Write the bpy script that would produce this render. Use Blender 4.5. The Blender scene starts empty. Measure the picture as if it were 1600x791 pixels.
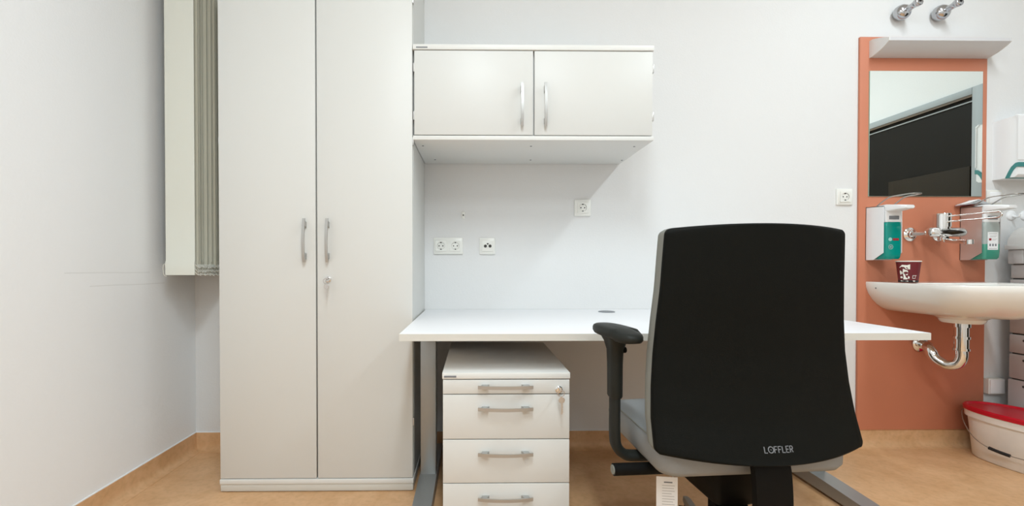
import bpy, bmesh, math, random
from mathutils import Vector, Matrix
random.seed(7)
S = bpy.context.scene
COL = S.collection
PI = math.pi

# ------------------------------------------------------------------ camera
F_PX, CX, CY, YAW, PITCH = 682.6168, 749.8873, 421.1267, 0.0126, 0.0102
cd = bpy.data.cameras.new('camera')
cam = bpy.data.objects.new('camera', cd)
COL.objects.link(cam)
cam.location = (0, 0, 0.9469)
cam.rotation_euler = (PI / 2 - PITCH, 0, -YAW)
cd.sensor_fit = 'HORIZONTAL'
cd.sensor_width = 36.0
cd.lens = 36.0 * F_PX / 1600.0
cd.shift_x = (800 - CX) / 1600.0
cd.shift_y = -(395.5 - CY) / 1600.0
cd.clip_start = 0.02
S.camera = cam

# ------------------------------------------------------------------ light
S.view_settings.view_transform = 'Standard'
S.view_settings.look = 'None'
S.view_settings.gamma = 1.0
S.view_settings.use_curve_mapping = False
S.view_settings.exposure = 0.06
# x, y, watts, colour of the four ceiling lamps (two over the furniture, two unseen ones added behind the camera as fill)
LAMP_RIGHT = (2.02, 0.80, 27.0, (.815, .935, 1.0))
LAMP_LEFT = (0.05, -0.1, 42.0, (.825, .94, 1.0))
FILL_REAR_RIGHT = (2.08, -1.50, 10.0, (.815, .935, 1.0))
FILL_REAR_LEFT = (0.25, -1.75, 30.0, (.83, .94, 1.0))
w = bpy.data.worlds.new('world')
S.world = w
w.use_nodes = True
w.node_tree.nodes['Background'].inputs[0].default_value = (0.8, 0.85, 0.9, 1)
w.node_tree.nodes['Background'].inputs[1].default_value = 0.2

ROOM_H = 3.05
WY = 2.2513          # back wall
WL = -1.4284         # left wall
WR = 3.20            # right wall
WF = -2.6            # wall behind the camera


# ------------------------------------------------------------------ materials
def lin(c):
    return tuple(((v / 255) / 12.92) if v / 255 <= .04045 else (((v / 255 + .055) / 1.055) ** 2.4) for v in c)


def mat(name, rgb, rough=.5, metal=0., bump=0., bscale=200., vary=0., vscale=8., rgb2=None, trans=0., alpha=1., coat=0., spec=.5, ior=1.45):
    m = bpy.data.materials.new(name)
    m.use_nodes = True
    nt = m.node_tree
    p = nt.nodes['Principled BSDF']
    c = lin(rgb) + (1,)
    p.inputs['Base Color'].default_value = c
    p.inputs['Roughness'].default_value = rough
    p.inputs['Metallic'].default_value = metal
    p.inputs['Specular IOR Level'].default_value = spec
    p.inputs['IOR'].default_value = ior
    if trans: p.inputs['Transmission Weight'].default_value = trans
    if coat:
        p.inputs['Coat Weight'].default_value = coat
        p.inputs['Coat Roughness'].default_value = .05
    if alpha < 1: p.inputs['Alpha'].default_value = alpha
    tc = None
    if vary or rgb2 or bump:
        tc = nt.nodes.new('ShaderNodeTexCoord')
    if vary or rgb2:
        n = nt.nodes.new('ShaderNodeTexNoise')
        n.inputs['Scale'].default_value = vscale
        n.inputs['Detail'].default_value = 6
        nt.links.new(tc.outputs['Object'], n.inputs['Vector'])
        r = nt.nodes.new('ShaderNodeValToRGB')
        c2 = lin(rgb2) if rgb2 else tuple(v * (1 - vary) for v in c[:3])
        r.color_ramp.elements[0].position = .35
        r.color_ramp.elements[1].position = .65
        r.color_ramp.elements[0].color = c2 + (1,)
        r.color_ramp.elements[1].color = c
        nt.links.new(n.outputs['Fac'], r.inputs['Fac'])
        nt.links.new(r.outputs['Color'], p.inputs['Base Color'])
    if bump:
        n = nt.nodes.new('ShaderNodeTexNoise')
        n.inputs['Scale'].default_value = bscale
        n.inputs['Detail'].default_value = 3
        nt.links.new(tc.outputs['Object'], n.inputs['Vector'])
        b = nt.nodes.new('ShaderNodeBump')
        b.inputs['Strength'].default_value = bump
        b.inputs['Distance'].default_value = .002
        nt.links.new(n.outputs['Fac'], b.inputs['Height'])
        nt.links.new(b.outputs['Normal'], p.inputs['Normal'])
    return m


def floor_material():
    m = mat('marbled linoleum', (214, 168, 122), rough=.38)
    nt = m.node_tree
    p = nt.nodes['Principled BSDF']
    tc = nt.nodes.new('ShaderNodeTexCoord')
    n1 = nt.nodes.new('ShaderNodeTexNoise'); n1.inputs['Scale'].default_value = 9; n1.inputs['Detail'].default_value = 9; n1.inputs['Distortion'].default_value = .8
    n2 = nt.nodes.new('ShaderNodeTexNoise'); n2.inputs['Scale'].default_value = 48; n2.inputs['Detail'].default_value = 5; n2.inputs['Distortion'].default_value = .3
    for n in (n1, n2): nt.links.new(tc.outputs['Object'], n.inputs['Vector'])
    r1 = nt.nodes.new('ShaderNodeValToRGB')
    r1.color_ramp.elements[0].position = .36; r1.color_ramp.elements[0].color = lin((211, 166, 121)) + (1,)
    r1.color_ramp.elements[1].position = .66; r1.color_ramp.elements[1].color = lin((221, 178, 135)) + (1,)
    r2 = nt.nodes.new('ShaderNodeValToRGB')
    r2.color_ramp.elements[0].position = .33; r2.color_ramp.elements[0].color = (.91, .895, .87, 1)
    r2.color_ramp.elements[1].position = .55; r2.color_ramp.elements[1].color = (1, 1, 1, 1)
    mx = nt.nodes.new('ShaderNodeMix'); mx.data_type = 'RGBA'; mx.blend_type = 'MULTIPLY'
    mx.inputs['Factor'].default_value = 1
    nt.links.new(n1.outputs['Fac'], r1.inputs['Fac']); nt.links.new(n2.outputs['Fac'], r2.inputs['Fac'])
    nt.links.new(r1.outputs['Color'], mx.inputs['A']); nt.links.new(r2.outputs['Color'], mx.inputs['B'])
    nt.links.new(mx.outputs['Result'], p.inputs['Base Color'])
    return m


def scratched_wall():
    """white wallpaper with two faint horizontal scuff lines, base brightened for extra light"""
    m = mat('scuffed white wallpaper with painted light', (243, 244, 245), rough=.75, bump=.35, bscale=130)  # paler than the other walls: extra light put into the base colour
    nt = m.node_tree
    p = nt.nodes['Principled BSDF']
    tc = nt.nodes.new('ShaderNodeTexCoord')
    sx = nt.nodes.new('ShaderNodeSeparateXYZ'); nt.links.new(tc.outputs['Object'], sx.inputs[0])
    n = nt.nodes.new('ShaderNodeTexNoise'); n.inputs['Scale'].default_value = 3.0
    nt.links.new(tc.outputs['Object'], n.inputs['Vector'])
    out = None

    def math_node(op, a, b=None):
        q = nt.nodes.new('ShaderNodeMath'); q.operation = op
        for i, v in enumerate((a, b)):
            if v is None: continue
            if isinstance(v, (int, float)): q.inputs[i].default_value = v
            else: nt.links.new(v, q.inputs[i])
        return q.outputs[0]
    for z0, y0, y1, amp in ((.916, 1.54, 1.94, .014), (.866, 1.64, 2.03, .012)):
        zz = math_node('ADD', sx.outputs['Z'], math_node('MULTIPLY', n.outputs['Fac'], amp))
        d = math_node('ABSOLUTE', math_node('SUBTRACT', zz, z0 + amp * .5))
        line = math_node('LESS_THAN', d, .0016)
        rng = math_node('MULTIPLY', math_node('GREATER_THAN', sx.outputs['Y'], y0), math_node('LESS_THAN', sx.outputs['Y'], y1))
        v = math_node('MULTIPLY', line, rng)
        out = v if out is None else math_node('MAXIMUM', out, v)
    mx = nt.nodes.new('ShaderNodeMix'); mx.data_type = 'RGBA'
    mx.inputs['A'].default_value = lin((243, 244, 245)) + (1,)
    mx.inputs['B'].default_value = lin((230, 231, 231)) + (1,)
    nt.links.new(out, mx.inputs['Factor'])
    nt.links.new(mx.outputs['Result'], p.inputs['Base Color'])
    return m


M = dict(
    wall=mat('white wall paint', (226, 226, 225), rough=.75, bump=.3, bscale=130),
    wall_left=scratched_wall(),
    ceiling=mat('ceiling white', (238, 238, 236), rough=.8),
    floor=floor_material(),
    laminate=mat('light grey white laminate', (217, 217, 213), rough=.42, spec=.4),
    edge=mat('laminate edge band', (226, 226, 222), rough=.45),
    desktop=mat('white desk laminate', (240, 240, 242), rough=.35, spec=.4),
    deskedge=mat('grey desk edge', (214, 212, 204), rough=.45),
    dark_gap=mat('shadow gap rail', (70, 70, 66), rough=.7),
    alu=mat('brushed aluminium', (180, 179, 176), rough=.4, metal=.7),
    silver=mat('silver lacquered steel', (160, 162, 161), rough=.38, metal=.6),
    chrome=mat('chrome', (225, 225, 224), rough=.07, metal=1.0),
    hook_chrome=mat('darker chrome', (186, 187, 190), rough=.16, metal=1.0),  # darker and rougher than the chrome of the tap
    steel=mat('stainless steel', (216, 212, 210), rough=.42, metal=.75),
    steel_matt=mat('matt steel', (200, 198, 196), rough=.35, metal=.85),
    socket=mat('socket white plastic', (236, 236, 230), rough=.3),
    socket_well=mat('shaded socket plastic', (172, 172, 166), rough=.4),  # white socket plastic with the shade of the recess put into its colour
    hole=mat('black hole', (18, 18, 18), rough=.8),
    orange=mat('terracotta orange board', (202, 127, 97), rough=.5, vary=.04, vscale=5),
    mirror=mat('mirror silvering', (240, 246, 242), rough=.0, metal=1.0),
    mirror_edge=mat('mirror glass edge', (160, 190, 175), rough=.2),
    ceramic=mat('white ceramic', (240, 238, 232), rough=.12, coat=.6),
    lamp_white=mat('lamp housing white', (226, 226, 224), rough=.4),
    lamp_lens=mat('lamp diffuser white', (214, 214, 216), rough=.35),
    white_plastic=mat('white plastic', (243, 244, 245), rough=.35),
    teal=mat('teal bottle', (0, 140, 128), rough=.22),
    teal_dark=mat('dark teal plastic', (62, 134, 132), rough=.3),
    teal_liquid=mat('grey green bottle', (70, 146, 124), rough=.18),
    bottle_grey=mat('empty grey bottle', (168, 176, 172), rough=.2),
    pale_teal=mat('pale teal print', (150, 208, 200), rough=.5),
    label=mat('label paper', (240, 240, 240), rough=.6),
    red_print=mat('red print', (158, 36, 46), rough=.6),
    faint_print=mat('faint grey print', (186, 186, 184), rough=.6),
    grey_print=mat('grey print', (125, 128, 132), rough=.6),
    maroon=mat('maroon paper cup', (108, 28, 34), rough=.45),
    cup_black=mat('dark cup base band', (38, 26, 26), rough=.5),
    cream=mat('cream paper', (245, 240, 228), rough=.5),
    black_plastic=mat('black chair plastic', (14, 15, 12), rough=.6, bump=.15, bscale=500, spec=.12),
    black_arm=mat('black armrest plastic', (36, 38, 35), rough=.5, spec=.25),
    black_deep=mat('black metal mechanism', (14, 14, 13), rough=.55, spec=.12),
    fabric=mat('grey upholstery', (136, 137, 130), rough=.9, bump=.5, bscale=700),
    seatfabric=mat('light grey upholstery', (143, 145, 145), rough=.9, bump=.5, bscale=700),
    slat=mat('cream blind fabric', (226, 227, 217), rough=.85, bump=.2, bscale=500),
    slat_shade=mat('shaded cream blind fabric', (216, 212, 194), rough=.85),  # same cream fabric, darkened for the shade between stacked slats
    chain=mat('blind chain plastic', (226, 224, 214), rough=.4),
    grey_box=mat('grey storage plastic', (190, 186, 184), rough=.5),
    grey_lid=mat('grey hood plastic', (206, 204, 200), rough=.45),
    bucket=mat('white bucket plastic', (244, 240, 234), rough=.35, vary=.06, vscale=14),
    red_lid=mat('red lid plastic', (196, 18, 40), rough=.3),
    handle_black=mat('black handle grip', (30, 28, 28), rough=.5),
    wire=mat('steel wire', (170, 168, 164), rough=.3, metal=1.0),
    doorway_dark=mat('doorway darkness', (24, 20, 13), rough=.45, spec=.15),  # darkness of the unlit room beyond the doorway, as a colour
    doorway_brown=mat('brown doorway shape', (40, 31, 17), rough=.45, spec=.15),
    door_frame=mat('grey steel door frame', (158, 164, 166), rough=.45),
    black_gap=mat('black seal', (15, 15, 15), rough=.7),
    rubber=mat('black rubber', (25, 25, 25), rough=.7),
    tower_dot=mat('dark screw hole', (60, 56, 54), rough=.6),
    grommet=mat('grey grommet', (120, 124, 128), rough=.4),
    under_tray=mat('grey cable tray', (150, 148, 144), rough=.5),
)
em = bpy.data.materials.new('lit lamp diffuser')
em.use_nodes = True
em.node_tree.nodes['Principled BSDF'].inputs['Emission Color'].default_value = (1, .98, .95, 1)
em.node_tree.nodes['Principled BSDF'].inputs['Emission Strength'].default_value = 3
M['lit'] = em


# ------------------------------------------------------------------ mesh helpers
class MB:
    """collects shapes in world coordinates; build() links them as one mesh object"""
    def __init__(self, xf=None):
        self.bm = bmesh.new()
        self.xf = xf

    def _new(self, verts, faces):
        vs = [self.bm.verts.new(v) for v in verts]
        fs = []
        for f in faces:
            try: fs.append(self.bm.faces.new([vs[i] for i in f]))
            except ValueError: pass
        return vs, fs

    def box(self, a, b, bev=0.0, seg=2):
        x0, x1 = sorted((a[0], b[0])); y0, y1 = sorted((a[1], b[1])); z0, z1 = sorted((a[2], b[2]))
        v = [(x0, y0, z0), (x1, y0, z0), (x1, y1, z0), (x0, y1, z0), (x0, y0, z1), (x1, y0, z1), (x1, y1, z1), (x0, y1, z1)]
        f = [(0, 3, 2, 1), (4, 5, 6, 7), (0, 1, 5, 4), (1, 2, 6, 5), (2, 3, 7, 6), (3, 0, 4, 7)]
        vs, fs = self._new(v, f)
        if bev:
            es = set(e for q in fs for e in q.edges)
            bmesh.ops.bevel(self.bm, geom=list(es), offset=bev, segments=seg, profile=.5, affect='EDGES')
        return self

    def loft(self, loops, cap0=True, cap1=True, closed=True):
        n = len(loops[0]); vs = [[self.bm.verts.new(p) for p in L] for L in loops]
        for a, b in zip(vs, vs[1:]):
            for i in range(n if closed else n - 1):
                j = (i + 1) % n
                try: self.bm.faces.new((a[i], a[j], b[j], b[i]))
                except ValueError: pass
        if cap0: self.bm.faces.new(list(reversed(vs[0])))
        if cap1: self.bm.faces.new(vs[-1])
        return self

    def tube(self, pts, r, n=12, cap=True, ry=None):
        pts = [Vector(p) for p in pts]
        rs = r if isinstance(r, (list, tuple)) else [r] * len(pts)
        loops = []
        t0 = (pts[1] - pts[0]).normalized()
        ref = Vector((0, 0, 1)) if abs(t0.z) < .9 else Vector((0, 1, 0))
        u = t0.cross(ref).normalized()
        for i, p in enumerate(pts):
            if i == 0: t = pts[1] - pts[0]
            elif i == len(pts) - 1: t = pts[-1] - pts[-2]
            else: t = (pts[i + 1] - p).normalized() + (p - pts[i - 1]).normalized()
            t.normalize()
            u = (u - t * u.dot(t)).normalized()
            v = t.cross(u)
            k = rs[i]; k2 = k if ry is None else k * ry
            loops.append([p + u * (k * math.cos(a)) + v * (k2 * math.sin(a)) for a in [2 * PI * q / n for q in range(n)]])
        return self.loft(loops, cap, cap)

    def cyl(self, c, axis, r, l0, l1, n=24, r2=None):
        ax = {'x': Vector((1, 0, 0)), 'y': Vector((0, 1, 0)), 'z': Vector((0, 0, 1))}[axis]
        c = Vector(c)
        return self.tube([c + ax * l0, c + ax * l1], [r, r if r2 is None else r2], n)

    def lathe(self, c, axis, prof, n=28, cap0=True, cap1=True):
        """prof: list of (radius, distance along axis)"""
        ax = {'x': Vector((1, 0, 0)), 'y': Vector((0, 1, 0)), 'z': Vector((0, 0, 1)), '-y': Vector((0, -1, 0)), '-x': Vector((-1, 0, 0))}[axis]
        u = Vector((0, 0, 1)) if abs(ax.z) < .5 else Vector((1, 0, 0))
        v = ax.cross(u); c = Vector(c)
        loops = [[c + ax * d + u * (r * math.cos(2 * PI * i / n)) + v * (r * math.sin(2 * PI * i / n)) for i in range(n)] for r, d in prof]
        return self.loft(loops, cap0, cap1)

    def strap(self, pts, side, w, t):
        """rectangular strap swept along pts, side = constant width direction"""
        pts = [Vector(p) for p in pts]; side = Vector(side).normalized(); loops = []
        for i, p in enumerate(pts):
            a = pts[max(i - 1, 0)]; b = pts[min(i + 1, len(pts) - 1)]
            tt = (b - a).normalized(); nn = tt.cross(side).normalized()
            loops.append([p + side * (w / 2) + nn * (t / 2), p - side * (w / 2) + nn * (t / 2), p - side * (w / 2) - nn * (t / 2), p + side * (w / 2) - nn * (t / 2)])
        return self.loft(loops)

    def prism(self, poly, axis, d0, d1):
        """poly in the two other axes (x: (y,z); y: (x,z); z: (x,y))"""
        def P(a, b, d):
            return {'x': (d, a, b), 'y': (a, d, b), 'z': (a, b, d)}[axis]
        return self.loft([[P(a, b, d0) for a, b in poly], [P(a, b, d1) for a, b in poly]])

    def build(self, name, m, parent=None, smooth=35, bev=0.0):
        bm = self.bm
        if self.xf is not None: bmesh.ops.transform(bm, matrix=self.xf, verts=bm.verts)
        bmesh.ops.remove_doubles(bm, verts=bm.verts, dist=1e-6)
        bmesh.ops.recalc_face_normals(bm, faces=bm.faces)
        if parent is not None:
            bmesh.ops.transform(bm, matrix=WORLD[parent.name].inverted(), verts=bm.verts)
        me = bpy.data.meshes.new(name)
        bm.to_mesh(me); bm.free()
        ms = m if isinstance(m, (list, tuple)) else [m]
        for q in ms: me.materials.append(q)
        for p in me.polygons: p.use_smooth = True
        me.set_sharp_from_angle(angle=math.radians(smooth))
        o = bpy.data.objects.new(name, me)
        COL.objects.link(o)
        if parent is not None:
            o.parent = parent
            WORLD[o.name] = WORLD[parent.name]
        else:
            WORLD[o.name] = Matrix.Identity(4)
        return o


WORLD = {}


def tag(o, label, cat, group=None):
    o['label'] = label; o['category'] = cat
    if group: o['group'] = group
    return o


def thing(name, label, cat, loc=(0, 0, 0), rz=0.0, group=None):
    o = bpy.data.objects.new(name, None)
    COL.objects.link(o)
    o.empty_display_size = .05
    o.location = loc; o.rotation_euler = (0, 0, rz)
    WORLD[o.name] = Matrix.Translation(loc) @ Matrix.Rotation(rz, 4, 'Z')
    return tag(o, label, cat, group)


def struct(o):
    o['kind'] = 'structure'
    return o


def rrect(cx, cy, w, h, r, n=5):
    pts = []
    for sx, sy, a0 in ((1, 1, 0), (-1, 1, 90), (-1, -1, 180), (1, -1, 270)):
        for i in range(n + 1):
            a = math.radians(a0 + 90 * i / n)
            pts.append((cx + sx * (w / 2 - r) + r * math.cos(a), cy + sy * (h / 2 - r) + r * math.sin(a)))
    return pts


def smoothpath(pts, n=6):
    """Catmull-Rom through pts"""
    P = [Vector(p) for p in pts]; out = []
    for i in range(len(P) - 1):
        p0 = P[max(i - 1, 0)]; p1 = P[i]; p2 = P[i + 1]; p3 = P[min(i + 2, len(P) - 1)]
        for k in range(n):
            t = k / n
            out.append(.5 * ((2 * p1) + (-p0 + p2) * t + (2 * p0 - 5 * p1 + 4 * p2 - p3) * t * t + (-p0 + 3 * p1 - 3 * p2 + p3) * t ** 3))
    out.append(P[-1])
    return out


# ------------------------------------------------------------------ room
T = .12
b = MB(); b.box((WL - T, WF - T, -.1), (WR + T, WY + T, 0)); struct(b.build('floor', M['floor']))
b = MB(); b.box((WL - T, WF - T, ROOM_H), (WR + T, WY + T, ROOM_H + .1)); struct(b.build('ceiling', M['ceiling']))
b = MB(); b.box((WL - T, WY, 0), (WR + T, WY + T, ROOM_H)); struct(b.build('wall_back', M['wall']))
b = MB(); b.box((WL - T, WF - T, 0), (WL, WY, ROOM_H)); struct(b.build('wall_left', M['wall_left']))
b = MB(); b.box((WL, WF - T, 0), (WR + T, WF, ROOM_H)); struct(b.build('wall_front', M['wall']))
DY0, DY1, DZ = 0.66, 1.722, 2.04      # doorway in the right wall
b = MB()
b.box((WR, WF, 0), (WR + T, DY0, ROOM_H)); b.box((WR, DY1, 0), (WR + T, WY, ROOM_H)); b.box((WR, DY0, DZ), (WR + T, DY1, ROOM_H))
struct(b.build('wall_right', M['wall']))
d = bpy.data.objects.new('door_1', None); COL.objects.link(d); d.location = (WR, (DY0 + DY1) / 2, 0)
WORLD[d.name] = Matrix.Translation(d.location); struct(d)
b = MB()
for y0, y1, z0, z1 in ((DY0 - .04, DY0 + .02, 0, DZ + .045), (DY1 - .02, DY1 + .04, 0, DZ + .045), (DY0 + .02, DY1 - .02, DZ - .0, DZ + .045)):
    b.box((WR - .018, y0, z0), (WR + .002, y1, z1), .003)
b.build('door_frame', M['door_frame'], d)
b = MB(); b.box((WR + .03, DY0 + .001, 0.005), (WR + .075, DY1 - .001, DZ - .001)); b.build('dark_leaf', M['doorway_dark'], d)  # near-black leaf stands for the unlit room beyond the doorway
b = MB(); b.box((WR + .022, 1.10, .25), (WR + .03, 1.66, 1.59), .002); b.build('doorway_shape', M['doorway_brown'], d)  # brown block for a paler shape in that dark room
b = MB(); b.box((WR + .02, DY0 + .02, DZ - .036), (WR + .0305, DY1 - .02, DZ - .028)); b.build('door_seal', M['door_frame'], d)
b = MB(); b.tube(smoothpath([(WR + .03, .74, 1.05), (WR - .02, .74, 1.05), (WR - .025, .76, 1.05), (WR - .025, .87, 1.05)]), .009); b.lathe((WR + .03, .74, 1.05), '-x', [(.025, 0), (.025, .008), (.012, .01)]); b.build('door_handle', M['alu'], d)

# coved linoleum skirting
def skirting(name, along, lo, hi, fixed, sgn, h=.088):
    """sgn: +1 room lies on the + side of the wall plane"""
    prof = [(0, h), (.006, h), (.006, .035), (.009, .02), (.016, .009), (.028, .003), (.042, .0012), (.042, 0), (0, 0)]
    bb = MB()
    if along == 'y': bb.prism([(fixed + sgn * a, z) for a, z in prof], 'y', lo, hi)
    else: bb.prism([(fixed + sgn * a, z) for a, z in prof], 'x', lo, hi)
    struct(bb.build(name, M['floor'], smooth=60))
skirting('baseboard_left', 'y', WF, WY - .001, WL, 1)
skirting('baseboard_back', 'x', WL + .0, WR, WY, -1)
# thin white sealant bead along the top of the skirting
b = MB(); b.box((WL, WF, .088), (WL + .005, WY, .0915)); struct(b.build('trim_1', M['white_plastic']))
b = MB(); b.box((WL, WY - .005, .088), (1.985, WY, .0905)); struct(b.build('trim_2', M['white_plastic']))


# ------------------------------------------------------------------ ceiling lamps
def ceiling_lamp(x, y, watts, color, label):
    t = thing('ceiling_lamp', label, 'lamp', (x, y, ROOM_H - .06), 0, 'ceiling lamps')
    bb = MB(); bb.box((x - .13, y - .62, ROOM_H - .055), (x + .13, y + .62, ROOM_H - .0), .006); bb.build('housing', M['lamp_white'], t)
    bb = MB(); bb.box((x - .115, y - .60, ROOM_H - .062), (x + .115, y + .60, ROOM_H - .0555), .002); bb.build('diffuser', M['lit'], t)
    L = bpy.data.lights.new('tube_light', 'AREA'); L.shape = 'RECTANGLE'; L.size = .2; L.size_y = 1.16; L.energy = watts; L.color = color
    o = bpy.data.objects.new('tube_light', L); COL.objects.link(o); o.parent = t; o.location = (0, 0, -.006)
ceiling_lamp(*LAMP_RIGHT, 'white ceiling lamp above the desk and washbasin side of the room')
ceiling_lamp(*LAMP_LEFT, 'white ceiling lamp in front of the tall wardrobe')
ceiling_lamp(*FILL_REAR_RIGHT, 'added fill lamp farthest from the back wall on the door side')  # both rear lamps are added for low frontal fill
ceiling_lamp(*FILL_REAR_LEFT, 'added fill lamp farthest from the back wall on the blind side')


# ------------------------------------------------------------------ shared furniture bits
def bow_handle(parent, c, axis, L=.18, proj=.03, w=.011, t=.005, name='handle', tilt=0):
    """bow handle on a front facing -y, c = point on the front surface"""
    bb = MB(); c = Vector(c)
    ax = Vector((1, 0, 0)) if axis == 'x' else Vector((0, 0, 1))
    side = Vector((0, 0, 1)) if axis == 'x' else Vector((1, 0, 0))
    out = Vector((0, -1, 0)); pts = []
    for i in range(21):
        s = -1 + i / 10
        pts.append(c + ax * (s * L / 2) + out * (proj * (1 - .42 * s * s)))
    bb.strap(pts, side, w, t)
    for s in (-1, 1):
        p = c + ax * (s * (L / 2 - .022))
        q = [p + ax * (s * -.016), p + ax * (s * .008)]
        base = [q[0] + side * w / 2, q[1] + side * w / 2, q[1] - side * w / 2, q[0] - side * w / 2]
        e0, e1 = c + ax * (s * (L / 2 - .030)), c + ax * (s * (L / 2 - .010))
        top = [e + sd for e, sd in ((e0, side * w / 2), (e1, side * w / 2), (e1, -side * w / 2), (e0, -side * w / 2))]
        top = [p_ + out * (proj * .66) for p_ in top]
        bb.loft([base, top])
    return bb.build(name, M['alu'], parent)


def key_mesh(x, y, z, drop=.055):
    """key hanging from a lock: bow at the lock, blade hanging below"""
    bb = MB()
    bb.box((x - .0015, y - .018, z - .004), (x + .0015, y, z + .004))
    ring = [(x + .011 * math.cos(a), y - .02, z - .006 + .011 * math.sin(a)) for a in [2 * PI * i / 20 for i in range(21)]]
    bb.tube(ring, .0016, 6)
    bb.lathe((x + .002, y - .021, z - .028), 'y', [(.010, 0), (.011, .001), (.010, .002)], 16)
    bb.box((x + .0005, y - .0215, z - .03 - drop * .75), (x + .0045, y - .0195, z - .03))
    for k in range(4):
        bb.box((x + .004, y - .0213, z - .045 - k * .008), (x + .0055 + .001 * (k % 2), y - .0197, z - .041 - k * .008))
    return bb


# ------------------------------------------------------------------ wardrobe
FY = 1.8193
W0 = -1.0563; W1 = W0 + .8
t = thing('wardrobe', 'tall light grey two-door wardrobe standing in front of the back wall', 'wardrobe', ((W0 + W1) / 2, 2.03, 0))
b = MB()
b.box((W0, FY + .022, .055), (W0 + .019, WY - .002, 2.28)); b.box((W1 - .019, FY + .022, .055), (W1, WY - .002, 2.28))
b.box((W0 + .019, FY + .03, .055), (W1 - .019, WY - .002, .075)); b.box((W0 + .019, WY - .01, .075), (W1 - .019, WY - .002, 2.28)); b.box((W0 + .019, FY + .03, 2.2), (W1 - .019, WY - .01, 2.219))
b.box((W0 + .39, FY + .024, .075), (W0 + .41, FY + .06, 2.2))
b.build('carcass', M['laminate'], t)
b = MB(); b.box((W0, FY + .002, 0.004), (W1, WY - .002, .034), .002); b.box((W0 + .01, FY + .01, 0), (W1 - .01, WY - .01, .004)); b.build('plinth', M['deskedge'], t)
b = MB(); b.box((W0 - .002, FY - .002, .034), (W1 + .002, WY - .002, .055), .003); b.build('base_board', M['edge'], t)
b = MB(); b.box((W0 - .002, FY - .002, 2.28), (W1 + .002, WY - .002, 2.302), .003); b.build('top_board', M['edge'], t)
for x0, x1, hx in ((W0 + .001, W0 + .3985, -.700), (W0 + .4045, W1 - .001, -.606)):
    b = MB(); b.box((x0, FY, .058), (x1, FY + .019, 2.277), .0018); dr = b.build('door', M['laminate'], t)
    bow_handle(dr, (hx, FY, 1.048), 'z', .18, .028)
for x0 in (W0 - .004, W1 - .003):
    for z in (.29, .678, 1.462, 2.05):
        b = MB(); b.box((x0, FY + .006, z - .016), (x0 + .007, FY + .021, z + .016), .0015); b.build('hinge', M['steel_matt'], t)
b = MB(); b.lathe((-.606, FY, .887), '-y', [(.012, 0), (.012, .004), (.009, .006), (.008, .012)], 20); lk = b.build('lock', M['chrome'], t)
key_mesh(-.606, FY - .01, .887).build('key', M['steel_matt'], lk)

# ------------------------------------------------------------------ wall cabinet
O0 = -.2533; O1 = O0 + 1.0; OZ0, OZ1 = 1.4659, 1.8608
t = thing('wall_cabinet', 'wide light grey two-door cabinet hung on the wall above the desk', 'cabinet', ((O0 + O1) / 2, 2.03, OZ0))
b = MB()
b.box((O0, FY + .022, OZ0 + .019), (O0 + .019, WY - .001, OZ1 - .022)); b.box((O1 - .019, FY + .022, OZ0 + .019), (O1, WY - .001, OZ1 - .022))
b.box((O0 + .019, WY - .012, OZ0 + .019), (O1 - .019, WY - .001, OZ1 - .022)); b.box((O0 + .49, FY + .024, OZ0 + .019), (O0 + .51, FY + .06, OZ1 - .022))
b.build('carcass', M['laminate'], t)
b = MB(); b.box((O0 - .002, FY - .002, OZ1 - .022), (O1 + .002, WY - .001, OZ1), .002); b.build('top_board', M['edge'], t)
b = MB(); b.box((O0 - .001, FY - .001, OZ0), (O1 + .001, WY - .001, OZ0 + .018), .002); b.build('bottom_board', M['edge'], t)
for x0, x1, hx in ((O0 + .004, O0 + .497, .197), (O0 + .503, O1 - .004, .294)):
    b = MB(); b.box((x0, FY, OZ0 + .0215), (x1, FY + .019, OZ1 - .0255), .0018); dr = b.build('door', M['laminate'], t)
    bow_handle(dr, (hx, FY, 1.609), 'z', .18, .028)
for x0 in (O0 - .001, O1 - .004):
    for z in (1.568, 1.768):
        b = MB(); b.box((x0, FY + .004, z - .018), (x0 + .008, FY + .021, z + .018), .0015); b.build('hinge', M['steel_matt'], t)
b = MB(); b.box((-.241, FY - .003, 1.8445), (-.194, FY - .0015, 1.8495)); b.build('maker_strip', M['grey_print'], t)
for x in (-.224, .247, .70):
    for y in (1.91, 2.16):
        b = MB(); b.lathe((x + (.03 if y > 2 else 0), y, OZ0 + .0005), 'z', [(.0045, -.002), (.0045, 0)], 12); b.build('screw_cap', M['grey_print'], t)

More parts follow.
